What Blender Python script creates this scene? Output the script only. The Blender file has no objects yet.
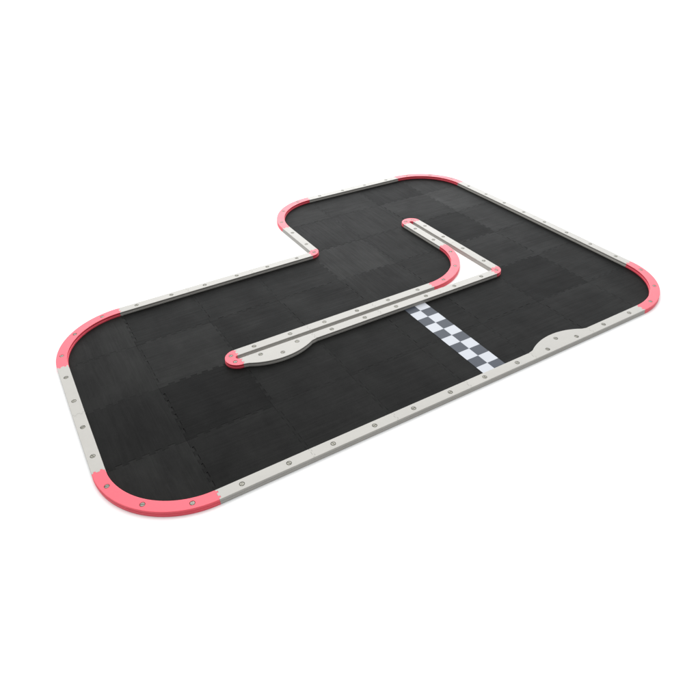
import bpy, bmesh, math, random
from mathutils import Vector, Matrix
random.seed(7)
S = 0.5                      # one floor tile is half a metre
W = 0.131; CO = 0.0995       # rail width, rail centre line inside the grid line (tile units)
ZM = 0.012                   # mat top
ZR = 0.065                   # rail top
scene = bpy.context.scene
C = scene.collection
R = math.radians

# the laid-out track is never perfectly square: a slow drift of up to 2 cm over 4 m
CF = [[0.00508,0.00333],[0.0299,-0.00719],[-0.00136,0.00347],[-0.00734,-0.01891],[-0.00382,-0.01096],
      [-0.0024,0.01117],[-0.04241,0.01391],[0.01403,-0.02994],[-0.02348,-0.00886],[0.00028,0.0121]]
def drift(x, y):
    u = (x-4)/4; v = (y-3)/3
    t = (1,u,v,u*u,u*v,v*v,u**3,u*u*v,u*v*v,v**3)
    return (x+sum(a*c[0] for a, c in zip(t, CF)), y+sum(a*c[1] for a, c in zip(t, CF)))

# ---------------------------------------------------------------- materials
def mat(name):
    m = bpy.data.materials.new(name); m.use_nodes = True
    nt = m.node_tree; b = nt.nodes['Principled BSDF']
    return m, nt, b
def N(nt, t, **kw):
    n = nt.nodes.new(t)
    for k, v in kw.items():
        if k in n.inputs: n.inputs[k].default_value = v
        else: setattr(n, k, v)
    return n
def mix(nt, fac, a, b, blend='MIX'):
    n = nt.nodes.new('ShaderNodeMix'); n.data_type = 'RGBA'; n.blend_type = blend
    for i, v in ((0, fac), (6, a), (7, b)):
        if isinstance(v, bpy.types.NodeSocket): nt.links.new(v, n.inputs[i])
        else: n.inputs[i].default_value = v
    return n.outputs[2]

def plastic(name, col, dirt=0.06, rough=.42):
    m, nt, b = mat(name); L = nt.links
    g = N(nt, 'ShaderNodeNewGeometry')
    n1 = N(nt, 'ShaderNodeTexNoise', Scale=9.0, Detail=6.0, Roughness=.62)
    n2 = N(nt, 'ShaderNodeTexNoise', Scale=420.0, Detail=2.0)
    oi = N(nt, 'ShaderNodeObjectInfo')
    L.new(g.outputs['Position'], n1.inputs['Vector']); L.new(g.outputs['Position'], n2.inputs['Vector'])
    r = N(nt, 'ShaderNodeMapRange'); r.inputs['From Min'].default_value = .3; r.inputs['From Max'].default_value = .7
    r.inputs['To Min'].default_value = 1-dirt; r.inputs['To Max'].default_value = 1+dirt*.5
    L.new(n1.outputs['Fac'], r.inputs['Value'])
    r2 = N(nt, 'ShaderNodeMapRange'); r2.inputs['To Min'].default_value = .975; r2.inputs['To Max'].default_value = 1.02
    L.new(oi.outputs['Random'], r2.inputs['Value'])
    mm = N(nt, 'ShaderNodeMath', operation='MULTIPLY'); L.new(r.outputs[0], mm.inputs[0]); L.new(r2.outputs[0], mm.inputs[1])
    cv = N(nt, 'ShaderNodeVectorMath', operation='SCALE'); cv.inputs[0].default_value = col[:3]; L.new(mm.outputs[0], cv.inputs['Scale'])
    L.new(cv.outputs[0], b.inputs['Base Color'])
    rr = N(nt, 'ShaderNodeMapRange'); rr.inputs['To Min'].default_value = rough-.08; rr.inputs['To Max'].default_value = rough+.12
    L.new(n1.outputs['Fac'], rr.inputs['Value']); L.new(rr.outputs[0], b.inputs['Roughness'])
    b.inputs['Specular IOR Level'].default_value = .45
    bp = N(nt, 'ShaderNodeBump', Strength=.12, Distance=.0006); L.new(n2.outputs['Fac'], bp.inputs['Height'])
    L.new(bp.outputs[0], b.inputs['Normal'])
    return m
M_GREY = plastic('pale_grey_plastic', (.340,.327,.302))
M_PINK = plastic('coral_pink_plastic', (.73,.068,.102), .07)

def foam(name, along_x, lum, rough):
    """black foam with faint streaks; the streaks run one way on each tile"""
    m, nt, b = mat(name); L = nt.links
    g = N(nt, 'ShaderNodeNewGeometry'); oi = N(nt, 'ShaderNodeObjectInfo')
    of = N(nt, 'ShaderNodeVectorMath', operation='SCALE'); of.inputs[0].default_value = (31.0,17.0,5.0)
    L.new(oi.outputs['Random'], of.inputs['Scale'])
    ad = N(nt, 'ShaderNodeVectorMath', operation='ADD'); L.new(g.outputs['Position'], ad.inputs[0]); L.new(of.outputs[0], ad.inputs[1])
    def streak(sc, sx, sy, det, dist):
        mp = N(nt, 'ShaderNodeMapping'); mp.inputs['Scale'].default_value = (sx,sy,1) if along_x else (sy,sx,1)
        L.new(ad.outputs[0], mp.inputs['Vector'])
        n = N(nt, 'ShaderNodeTexNoise', Scale=sc, Detail=det, Roughness=.6, Distortion=dist)
        L.new(mp.outputs[0], n.inputs['Vector']); return n.outputs['Fac']
    s1 = streak(5.0, .6, 11.0, 8.0, .9); s2 = streak(3.2, 1.0, 1.3, 4.0, .4); s3 = streak(300.0, 1.0, 1.0, 2.0, 0)
    a = N(nt, 'ShaderNodeMath', operation='MULTIPLY_ADD'); L.new(s1, a.inputs[0]); a.inputs[1].default_value = .65
    h = N(nt, 'ShaderNodeMath', operation='MULTIPLY'); L.new(s2, h.inputs[0]); h.inputs[1].default_value = .6; L.new(h.outputs[0], a.inputs[2])
    r = N(nt, 'ShaderNodeMapRange'); r.inputs['From Min'].default_value = .42; r.inputs['From Max'].default_value = .84
    r.inputs['To Min'].default_value = .80; r.inputs['To Max'].default_value = 1.2
    L.new(a.outputs[0], r.inputs['Value'])
    sp = N(nt, 'ShaderNodeMapping'); sp.inputs['Scale'].default_value = (1.0, .38, 1); sp.inputs['Rotation'].default_value = (0, 0, .12)
    L.new(g.outputs['Position'], sp.inputs['Vector'])
    sn = N(nt, 'ShaderNodeTexNoise', Scale=4.2, Detail=7.0, Roughness=.68, Distortion=.3); L.new(sp.outputs[0], sn.inputs['Vector'])
    sr = N(nt, 'ShaderNodeMapRange'); sr.inputs['From Min'].default_value = .36; sr.inputs['From Max'].default_value = .68
    sr.inputs['To Min'].default_value = .78; sr.inputs['To Max'].default_value = 1.5; L.new(sn.outputs['Fac'], sr.inputs['Value'])
    sm = N(nt, 'ShaderNodeMath', operation='MULTIPLY'); L.new(r.outputs[0], sm.inputs[0]); L.new(sr.outputs[0], sm.inputs[1])
    cv = N(nt, 'ShaderNodeVectorMath', operation='SCALE'); cv.inputs[0].default_value = (lum, lum, lum*.95)
    L.new(sm.outputs[0], cv.inputs['Scale']); L.new(cv.outputs[0], b.inputs['Base Color'])
    rr = N(nt, 'ShaderNodeMapRange'); rr.inputs['From Min'].default_value = .42; rr.inputs['From Max'].default_value = .84
    rr.inputs['To Min'].default_value = rough+.06; rr.inputs['To Max'].default_value = rough-.05
    L.new(a.outputs[0], rr.inputs['Value']); L.new(rr.outputs[0], b.inputs['Roughness'])
    b1 = N(nt, 'ShaderNodeBump', Strength=.22, Distance=.004); L.new(s1, b1.inputs['Height'])
    b2 = N(nt, 'ShaderNodeBump', Strength=.25, Distance=.0006); L.new(s3, b2.inputs['Height']); L.new(b1.outputs[0], b2.inputs['Normal'])
    L.new(b2.outputs[0], b.inputs['Normal'])
    b.inputs['Specular IOR Level'].default_value = .04
    return m
FOAM = {}
for ax in (0, 1):
    for k, (lum, rough) in enumerate(((.0043,.59), (.0064,.55), (.0090,.52))):  # lum steps put each tile's direction-dependent sheen into the base colour
        FOAM[ax, k] = foam('black_foam_grain_%s_%s' % ('long' if ax else 'cross', ('dark','mid','sheen_tint')[k]), ax, lum, rough)

def simple(name, col, rough=.5, metal=0, var=.05, scale=60):
    m, nt, b = mat(name); L = nt.links
    g = N(nt, 'ShaderNodeNewGeometry'); n = N(nt, 'ShaderNodeTexNoise', Scale=float(scale), Detail=4.0)
    L.new(g.outputs['Position'], n.inputs['Vector'])
    r = N(nt, 'ShaderNodeMapRange'); r.inputs['To Min'].default_value = 1-var; r.inputs['To Max'].default_value = 1+var
    L.new(n.outputs['Fac'], r.inputs['Value'])
    cv = N(nt, 'ShaderNodeVectorMath', operation='SCALE'); cv.inputs[0].default_value = col; L.new(r.outputs[0], cv.inputs['Scale'])
    L.new(cv.outputs[0], b.inputs['Base Color']); b.inputs['Roughness'].default_value = rough; b.inputs['Metallic'].default_value = metal
    return m
M_SCREW = simple('dull_zinc_screw', (.19,.183,.155), .42, .35, .12, 150)
M_WHITE = simple('white_vinyl', (.42,.435,.47), .5, 0, .02, 12)
M_SLATE = simple('slate_grey_vinyl', (.034,.041,.056), .5, 0, .06, 12)
for m_ in (M_SLATE, M_WHITE): m_.node_tree.nodes['Principled BSDF'].inputs['Specular IOR Level'].default_value = .22
M_GROUND = simple('white_studio_floor', (.91,.91,.91), .9, 0, .003, 2)
M_GROUND.node_tree.nodes['Principled BSDF'].inputs['Specular IOR Level'].default_value = .1

# ---------------------------------------------------------------- mesh helper
ORD = ['first','second','third','fourth','fifth','sixth','seventh','eighth']
def finish(name, bm, mats, origin, parent=None, smooth=False):
    """vertices are in tile units on the track plan: drift them, scale to metres, move to the origin"""
    ox, oy = drift(*origin[:2]); oz = origin[2] if len(origin) > 2 else 0
    for v in bm.verts:
        x, y = drift(v.co.x, v.co.y)
        v.co = ((x-ox)*S, (y-oy)*S, (v.co.z-oz)*S)
    bmesh.ops.recalc_face_normals(bm, faces=bm.faces)
    me = bpy.data.meshes.new(name); bm.to_mesh(me); bm.free()
    for m in (mats if isinstance(mats, (list, tuple)) else [mats]): me.materials.append(m)
    if smooth:
        for p in me.polygons: p.use_smooth = True
    o = bpy.data.objects.new(name, me); C.objects.link(o)
    o.location = (ox*S, oy*S, oz*S)
    if parent:
        o.parent = parent
        o.location = (ox*S-parent.location.x, oy*S-parent.location.y, oz*S-parent.location.z)
    return o
def tag(o, label, cat, group=None):
    o['label'] = label; o['category'] = cat
    if group: o['group'] = group
    return o

# ---------------------------------------------------------------- rail pieces
def straight_map(P, D, L):
    lx, ly = -D[1], D[0]                                # left of travel = track side
    def f(s, d):
        k = CO+d
        return (P[0]+D[0]*s+lx*k, P[1]+D[1]*s+ly*k)
    return f, L
def arc_map(cx, cy, a0, sweep, rad):
    sg = 1 if sweep > 0 else -1; L = abs(R(sweep))*rad
    def f(s, d):
        c = min(max(s, 0), L); e = s-c
        a = R(a0)+sg*c/rad
        r = rad-sg*d                                    # ccw: left is inwards; cw: left is outwards
        return (cx+r*math.cos(a)-sg*math.sin(a)*e, cy+r*math.sin(a)+sg*math.cos(a)*e)
    return f, L
TAB = [(-.5,0),(-.37,0),(-.34,.020),(-.17,.020),(-.14,0),(.14,0),(.17,.020),(.34,.020),(.37,0),(.5,0)]
def bulge_d(s):
    u = s-.51; h = .455; sag = .137; rr = (h*h+sag*sag)/(2*sag)
    return W/2+(math.sqrt(rr*rr-u*u)-(rr-sag) if abs(u) < h else 0)
def rail(f, L, e0, e1, material, screws, origin, label, group, nseg=1, bulge=False, name='track_rail'):
    gap = .0005
    def ring(o, oe, z):
        pts = []
        # right side forward
        def cut(s_end, tabsign, outward, order):
            out = []
            for t, v in (TAB if order > 0 else TAB[::-1]):
                d = t*W
                if t == .5: d = W/2+o
                elif t == -.5: d = -W/2-o
                elif abs(t) in (.34,.17) and oe: d += 0
                out.append((s_end+outward*(-gap-oe*.8)+outward*tabsign*v, d))
            return out
        pts += cut(0, e0, -1, -1)                       # start end, from left side to right side
        for i in range(1, nseg): pts.append((L*i/nseg, -W/2-o))
        pts += cut(L, e1, 1, 1)
        if bulge:
            n = 36
            for i in range(n-1, 0, -1):
                s = .04+(.945)*i/n
                s = .055+.91*i/n
                pts.append((s, bulge_d(s)+o))
        else:
            for i in range(nseg-1, 0, -1): pts.append((L*i/nseg, W/2+o))
        return [(*f(s, d), z) for s, d in pts]
    bm = bmesh.new()
    rings = [ring(.004, 0, 0), ring(.004, 0, .006), ring(.002, 0, .030), ring(-.003, 0, .034), ring(-.003, 0, ZR-.011), ring(0, 0, ZR-.010), ring(0, 0, ZR-.0035), ring(-.0012, .0004, ZR-.001), ring(-.0038, .0012, ZR)]
    vs = [[bm.verts.new(p) for p in r] for r in rings]
    n = len(vs[0])
    for a, b in zip(vs, vs[1:]):
        for i in range(n):
            bm.faces.new((a[i], a[(i+1) % n], b[(i+1) % n], b[i]))
    bm.faces.new(vs[0][::-1])
    # top with real screw holes
    edges = [bm.edges.get((vs[-1][i], vs[-1][(i+1) % n])) for i in range(n)]
    hr = .0285; holes = []
    for (s, d) in screws:
        cx, cy = f(s, d); hv = []
        for k in range(20):
            a = 2*math.pi*k/20
            hv.append(bm.verts.new((cx+hr*math.cos(a), cy+hr*math.sin(a), ZR)))
        for k in range(20): edges.append(bm.edges.new((hv[k], hv[(k+1) % 20])))
        lo = [bm.verts.new((v.co.x, v.co.y, ZR-.012)) for v in hv]
        holes.append((hv, lo))
    bmesh.ops.triangle_fill(bm, use_beauty=True, edges=edges)
    for hv, lo in holes:
        for k in range(20): bm.faces.new((hv[k], hv[(k+1) % 20], lo[(k+1) % 20], lo[k]))
        bm.faces.new(lo)
    o = bpy.data.objects.new(name, None); C.objects.link(o); o.empty_display_size = .05
    dx, dy = drift(*origin); o.location = (dx*S, dy*S, 0)
    finish('rail_body', bm, material, origin, o)
    tag(o, label, 'corner rail' if material is M_PINK else 'rail', group)
    for (s, d) in screws: screw(o, *f(s, d))
    return o
def screw(parent, cx, cy):
    """slotted pan head sitting in its hole"""
    bm = bmesh.new(); a0 = random.uniform(0, math.pi); n = 24
    r0 = .0245; slot = .0042; z0 = ZR-.0118; zt = ZR+.0012
    tilt = random.uniform(-.06, .06)
    for sg in (1, -1):                                  # the two half heads either side of the slot
        prof = [(1.0, z0), (1.0, ZR-.004), (.93, ZR-.001), (.75, zt)]
        rings = []
        for k, z in prof:
            rr = r0*k; b = math.asin(min(1, slot/rr)); pts = []
            for i in range(n//2+1):
                a = b+(math.pi-2*b)*i/(n//2)
                x, y = rr*math.cos(a), sg*rr*math.sin(a)
                X = cx+x*math.cos(a0)-y*math.sin(a0); Y = cy+x*math.sin(a0)+y*math.cos(a0)
                pts.append(bm.verts.new((X, Y, z+x*tilt)))
            rings.append(pts)
        m = len(rings[0])
        for p, q in zip(rings, rings[1:]):
            for i in range(m): bm.faces.new((p[i], p[(i+1) % m], q[(i+1) % m], q[i]))
        bm.faces.new(rings[-1]); bm.faces.new(rings[0])
    # slot floor
    vv = []
    for x, y in ((-1,-1),(1,-1),(1,1),(-1,1)):
        px, py = x*r0*.93, y*slot*1.1
        vv.append(bm.verts.new((cx+px*math.cos(a0)-py*math.sin(a0), cy+px*math.sin(a0)+py*math.cos(a0), ZR-.0035)))
    bm.faces.new(vv)
    return finish('screw', bm, M_SCREW, (cx, cy, ZR-.0118), parent)

def run(P, D, n, first, last, bulge_at, texts, group):
    """a row of one-tile straight rails; first/last = does the neighbour before/after push its tab in (-1) or receive (+1)"""
    for i in range(n):
        Q = (P[0]+D[0]*i, P[1]+D[1]*i); f, L = straight_map(Q, D, 1)
        e0 = first if i == 0 else -1; e1 = last if i == n-1 else 1
        bu = i == bulge_at
        sc = [(.25,0),(.75,0)]+([(.5,.109)] if bu else [])
        rail(f, L, e0, e1, M_GREY, sc, f(.5, 0), texts[i], group, 1, bu)
def corner(cx, cy, a0, sweep, rad, screws, label, group, nseg=40, name='corner_rail'):
    f, L = arc_map(cx, cy, a0, sweep, rad)
    sc = [(L*k, 0) for k in screws]
    rail(f, L, 1, 1, M_PINK, sc, f(L/2, 0), label, group, nseg, name=name)

g1 = 'grey straight rails around the outer edge'
front = ['pale grey straight rail joining the pink front left corner, on the front edge',
 'pale grey straight rail second from the pink front left corner along the front edge',
 'pale grey front edge rail just left of the one at the start line',
 'pale grey straight rail at the near end of the checkered start line',
 'pale grey rail with a curved bulge into the track, right of the start line',
 'pale grey straight rail between the bulged front rail and the pink right corner']
run((1,0), (1,0), 6, -1, -1, 4, front, g1)
run((8,1), (0,1), 4, -1, -1, None, ['pale grey rail on the right edge, %s back from the pink right corner' % ORD[i] for i in range(4)], g1)
run((7,6), (-1,0), 2, -1, -1, None, ['pale grey rail on the far edge touching the topmost pink corner', 'pale grey rail on the far edge touching the upper left pink curve'], g1)
run((4,5), (0,-1), 1, -1, -1, None, ['short pale grey rail between the upper left pink curve and the small pink notch corner'], g1)
run((4,4), (-1,0), 3, -1, -1, None, ['pale grey straight rail touching the small pink notch corner on the upper left edge', 'middle pale grey straight rail of the three along the upper left edge', 'pale grey rail on the upper left edge, next to the leftmost pink corner'], g1)
run((0,3), (0,-1), 2, -1, -1, None, ['upper of two pale grey rails on the short left edge', 'lower of two pale grey rails on the short left edge'], g1)
g2 = 'grey straight rails of the inner divider'
low = ['pale grey rail touching the small pink right bend, on the near side of the divider',
 'pale grey divider rail at the far end of the checkered start line',
 'pale grey straight rail on the near side of the divider, next to its bulged rail',
 'pale grey bulged rail beside the pink rounded tip at the left end of the divider']
run((6,2), (-1,0), 4, -1, -1, 3, low, g2)
up = ['pale grey rail on the far side of the divider, touching its left pink tip',
 'middle pale grey rail of three on the far side of the divider',
 'pale grey rail on the far side of the divider, touching the pink inner curve']
run((2,2), (1,0), 3, -1, -1, None, up, g2)
run((6,3), (0,1), 1, -1, -1, None, ['pale grey straight rail between the pink inner curve and the upper pink tip'], g2)
run((6,4), (0,-1), 2, -1, -1, None, ['pale grey rail on the right of the divider, touching its upper pink tip', 'pale grey rail on the right of the divider, touching the small pink bend'], g2)
g3 = 'pink quarter circle corner rails'
T3 = (1/6, .5, 5/6)
corner(1,1,180,90,1-CO,T3,'coral pink curved corner rail at the front left, nearest to the viewer',g3)
corner(7,1,270,90,1-CO,T3,'coral pink curved corner rail at the far right end',g3)
corner(7,5,0,90,1-CO,T3,'coral pink curved corner rail at the very top of the track',g3)
corner(5,5,90,90,1-CO,T3,'pale pink curved corner rail at the upper left, above the notch',g3)
corner(1,3,90,90,1-CO,T3,'coral pink curved corner rail at the leftmost end of the track',g3)
corner(5,3,270,90,1-CO,T3,'coral pink curved rail inside the track, beside the white triangular opening',g3)
g4 = 'small pink bend pieces'
corner(4,4,0,-90,CO,(.5,),'small coral pink rounded piece at the notch of the outer edge',g4,14,'bend_rail')
corner(6,2,0,-90,CO,(.5,),'small coral pink rounded piece at the right bend of the divider',g4,14,'bend_rail')
g5 = 'pink half round end pieces'
corner(2,2,270,-180,CO,(.25,.75),'coral pink half round tip at the left end of the divider',g5,28,'end_rail')
corner(6,4,180,-180,CO,(.25,.75),'pink half round tip at the upper end of the divider',g5,28,'end_rail')

# ---------------------------------------------------------------- foam tiles
def exists(i, j):
    return 0 <= i < 8 and 0 <= j < 6 and not (i < 4 and j > 3)
def wall(a, b):
    """is there a rail between neighbouring tiles a and b?"""
    if not exists(*b): return True
    (i, j), (k, l) = sorted((a, b))
    if i == k and j == 1 and l == 2 and 2 <= i <= 5: return True
    if j == l and i == 5 and k == 6 and 2 <= j <= 3: return True
    return False
ARC = {(0,0):(1,1,180),(7,0):(7,1,270),(7,5):(7,5,0),(4,5):(5,5,90),(0,3):(1,3,90),(5,2):(5,3,270)}
INS = .085
def teeth():
    out = [(0.0, 0)]; n = 6; a, b = .09, .91; p = (b-a)/n
    for k in range(n):
        s = a+p*k
        out += [(s+p*.27, 0), (s+p*.20, 1), (s+p*.80, 1), (s+p*.73, 0)]
    out += [(1.0, 0)]
    return out
TE = teeth()
AMP = .034
def play(i, j, side, n):
    return random.Random(i*977+j*131+side*17+((n-1)//4 if side < 2 else (n-1)//4)).uniform(.25, 1.6)
def edge_pts(kind, i, j, side, short, gap):
    """points of one edge from its start to its end (ccw). sides: 0 bottom, 1 right, 2 top, 3 left.
       Seams: the teeth point towards +x / +y; the tile below/left owns the teeth."""
    pts = []
    seq = TE if side in (0, 1) else TE[::-1]
    if side in (0, 2):
        line = j if side == 0 else j+1
        own = side == 2
        for n, (t, h) in enumerate(seq):
            off = AMP*h-(short[side]*play(i, j, side, n) if (own and h) else 0)
            pts.append((i+t, line+off+(-gap if own else gap)))
    else:
        line = i+1 if side == 1 else i
        own = side == 1
        for n, (t, h) in enumerate(seq):
            off = AMP*h-(short[side]*play(i, j, side, n) if (own and h) else 0)
            pts.append((line+off+(-gap if own else gap), j+t))
    return pts
def tile_outline(i, j, short, gap):
    w = [wall((i,j),(i,j-1)), wall((i,j),(i+1,j)), wall((i,j),(i,j+1)), wall((i,j),(i-1,j))]
    x0 = i+(INS if w[3] else gap); x1 = i+1-(INS if w[1] else gap)
    y0 = j+(INS if w[0] else gap); y1 = j+1-(INS if w[2] else gap)
    arc = ARC.get((i, j)); out = []
    cornerpts = [(x0,y0),(x1,y0),(x1,y1),(x0,y1)]
    # arcs replace the corner between two walls: which corner
    ac = {180:0, 270:1, 0:2, 90:3}[arc[2]] if arc else None
    for sd in range(4):
        if sd == ac:
            cx, cy, a0 = arc; rr = 1-INS
            for k in range(25):
                a = R(a0+90*k/24); out.append((min(max(cx+rr*math.cos(a), x0), x1), min(max(cy+rr*math.sin(a), y0), y1)))
        else: out.append(cornerpts[sd])
        if not w[sd]:
            out += edge_pts(None, i, j, sd, short, gap)[1:-1]
    res = []
    for p in out:
        res.append(p)
    return res
# tone of each tile: 0 dark, 1 mid, 2 lighter, directional sheen put into the colour; grain 1 = along the long side
TONE = {(0,1):1,(0,0):2,(0,2):2,(0,3):2,(1,1):0,(1,0):1,(1,2):2,(2,0):1,(2,1):1,(3,0):1,(3,1):1,(4,0):1,(4,1):1,
        (5,0):1,(6,0):1,(5,1):1,(6,1):0,(7,0):1,(7,1):1,(6,2):1,(6,3):0,(7,2):1,(7,3):1,(7,4):2,(7,5):1,(6,5):0,(6,4):1,
        (5,5):1,(5,4):1,(4,5):1,(4,4):1,(4,3):2,(5,3):1,(4,2):1,(3,2):1,(2,2):1,(1,3):1,(2,3):1,(3,3):1,(5,2):1}
GRAIN = {(0,0):0,(0,1):0,(0,2):0,(0,3):0,(4,3):0,(5,4):0,(4,4):0,(4,2):0,(7,5):0,(6,3):1,(5,3):0,(6,5):0}
ROW = ['the front row','second row from the front','third row from the front','fourth row from the front','the row before the far edge','the far edge row']
COL = ['first','second','third','fourth','fifth','sixth','seventh','last']
for i in range(8):
    for j in range(6):
        if not exists(i, j): continue
        rng = random.Random(i*100+j)
        sh = {1: .014 if (i, j) in ((0,0),(0,1),(0,3)) else .006 if i == 0 else rng.choice((.0005,.0008,.001,.003)), 2: rng.choice((.0003,.0005,.001,.002))}; dz = rng.uniform(-.0005, .0005)
        lo = tile_outline(i, j, {1:0, 2:0}, 0.0)
        hi = tile_outline(i, j, sh, .0004)
        hi2 = tile_outline(i, j, {k: v+.0005 for k, v in sh.items()}, .0013)
        bm = bmesh.new(); n = len(lo)
        assert len(lo) == len(hi) == len(hi2), (i, j, len(lo), len(hi), len(hi2))
        rings = [[bm.verts.new((x, y, z)) for x, y in pl] for pl, z in ((lo, .001), (lo, .0055), (hi, .0062), (hi, ZM-.001+dz), (hi2, ZM+dz))]
        for a, b in zip(rings, rings[1:]):
            for k in range(n): bm.faces.new((a[k], a[(k+1) % n], b[(k+1) % n], b[k]))
        bm.faces.new(rings[-1]); bm.faces.new(rings[0][::-1])
        bmesh.ops.remove_doubles(bm, verts=bm.verts, dist=1e-6)
        m = FOAM[GRAIN.get((i,j), 1), TONE.get((i,j), 1)]
        o = finish('foam_tile', bm, m, (i+.5, j+.5, 0))
        c = COL[i] if j < 4 else COL[i-4] if i < 7 else 'last'
        extra = ' with rounded edge' if (i,j) in ARC else ''
        if (i,j) in ((4,0),(4,1)): extra = ' under start line'
        if (i,j) == (0,3): c = 'leftmost'; extra = ' with rounded edge'
        tag(o, ('black foam tile%s, %s from the left in %s' if c != 'last' else 'black foam tile%s, %s on the right in %s') % (extra, c, ROW[j]), 'floor tile', 'interlocking black foam floor tiles')

# ---------------------------------------------------------------- start line
bm = bmesh.new(); q = .1705; X0 = 4.329; Y0 = .162; z = ZM+.0009
cols, rows = 2, 10
def cx_(i, j): return X0+i*q+(.013*j/rows)*1.0
grid = [[bm.verts.new((cx_(i, j), Y0+j*q, z+.0008)) for j in range(rows+1)] for i in range(cols+1)]
for i in range(cols):
    for j in range(rows):
        f = bm.faces.new((grid[i][j], grid[i+1][j], grid[i+1][j+1], grid[i][j+1]))
        f.material_index = 0 if (i+j) % 2 == 0 else 1
top = list(bm.faces)
ret = bmesh.ops.extrude_face_region(bm, geom=top)
for v in [g for g in ret['geom'] if isinstance(g, bmesh.types.BMVert)]: v.co.z = z+.0014
o = finish('start_line', bm, [M_WHITE, M_SLATE], (X0+q, 1.0, z+.0008))
tag(o, 'white and slate grey checkered start line strip across the black track', 'start line')

# ---------------------------------------------------------------- floor, light, camera
bm = bmesh.new()
bmesh.ops.create_grid(bm, x_segments=8, y_segments=8, size=150)
me = bpy.data.meshes.new('ground'); bm.to_mesh(me); bm.free(); me.materials.append(M_GROUND)
g = bpy.data.objects.new('ground', me); C.objects.link(g); g.location = (2, 1.5, 0)
g['kind'] = 'structure'; g['label'] = 'seamless pure white studio floor under the whole track'

w = bpy.data.worlds.new('World'); scene.world = w; w.use_nodes = True
nt = w.node_tree; L = nt.links; bg = nt.nodes['Background']
fw = (.512, .859)
tc = N(nt, 'ShaderNodeTexCoord'); dt = N(nt, 'ShaderNodeVectorMath', operation='DOT_PRODUCT')
dt.inputs[1].default_value = (fw[0]*.9, fw[1]*.9, .43); L.new(tc.outputs['Generated'], dt.inputs[0])
mr = N(nt, 'ShaderNodeMapRange'); mr.interpolation_type = 'SMOOTHSTEP'
mr.inputs['From Min'].default_value = -.6; mr.inputs['From Max'].default_value = 1.0
mr.inputs['To Min'].default_value = .30; mr.inputs['To Max'].default_value = 1.75
L.new(dt.outputs['Value'], mr.inputs['Value']); 
dt2 = N(nt, 'ShaderNodeVectorMath', operation='DOT_PRODUCT')     # added low glow in the world, no real wall; lightens the far rails
dt2.inputs[1].default_value = (fw[0]*.97, fw[1]*.97, .24); L.new(tc.outputs['Generated'], dt2.inputs[0])
m2 = N(nt, 'ShaderNodeMapRange'); m2.interpolation_type = 'SMOOTHSTEP'
m2.inputs['From Min'].default_value = .72; m2.inputs['From Max'].default_value = 1.0
m2.inputs['To Min'].default_value = 0; m2.inputs['To Max'].default_value = 3.1
L.new(dt2.outputs['Value'], m2.inputs['Value'])
sm = N(nt, 'ShaderNodeMath', operation='ADD'); L.new(mr.outputs[0], sm.inputs[0]); L.new(m2.outputs[0], sm.inputs[1])
L.new(sm.outputs[0], bg.inputs['Strength'])
bg.inputs['Color'].default_value = (.965, .984, 1, 1)

la = bpy.data.lights.new('softbox', 'AREA'); la.shape = 'RECTANGLE'; la.size = 5; la.size_y = 4; la.energy = 180; la.color = (1, .98, .94)
lo = bpy.data.objects.new('softbox', la); C.objects.link(lo); lo.location = (1.6, 2.6, 5.5)
d = Vector((2, 1.5, 0))-Vector(lo.location); lo.rotation_euler = d.to_track_quat('-Z', 'Y').to_euler()

cam = bpy.data.cameras.new('camera'); co = bpy.data.objects.new('camera', cam); C.objects.link(co)
co.location = (0.262829*S, -3.750605*S, (4.481448-.035)*S)
co.rotation_euler = (0.933791223, 0.024187395, -0.537498255)
cam.sensor_fit = 'HORIZONTAL'; cam.sensor_width = 36; cam.lens = 597.7268*36/698
cam.clip_start = .05; cam.clip_end = 1000
scene.camera = co
scene.view_settings.view_transform = 'Standard'; scene.view_settings.look = 'None'
scene.view_settings.exposure = 0; scene.view_settings.gamma = 1
scene.render.engine = 'CYCLES'
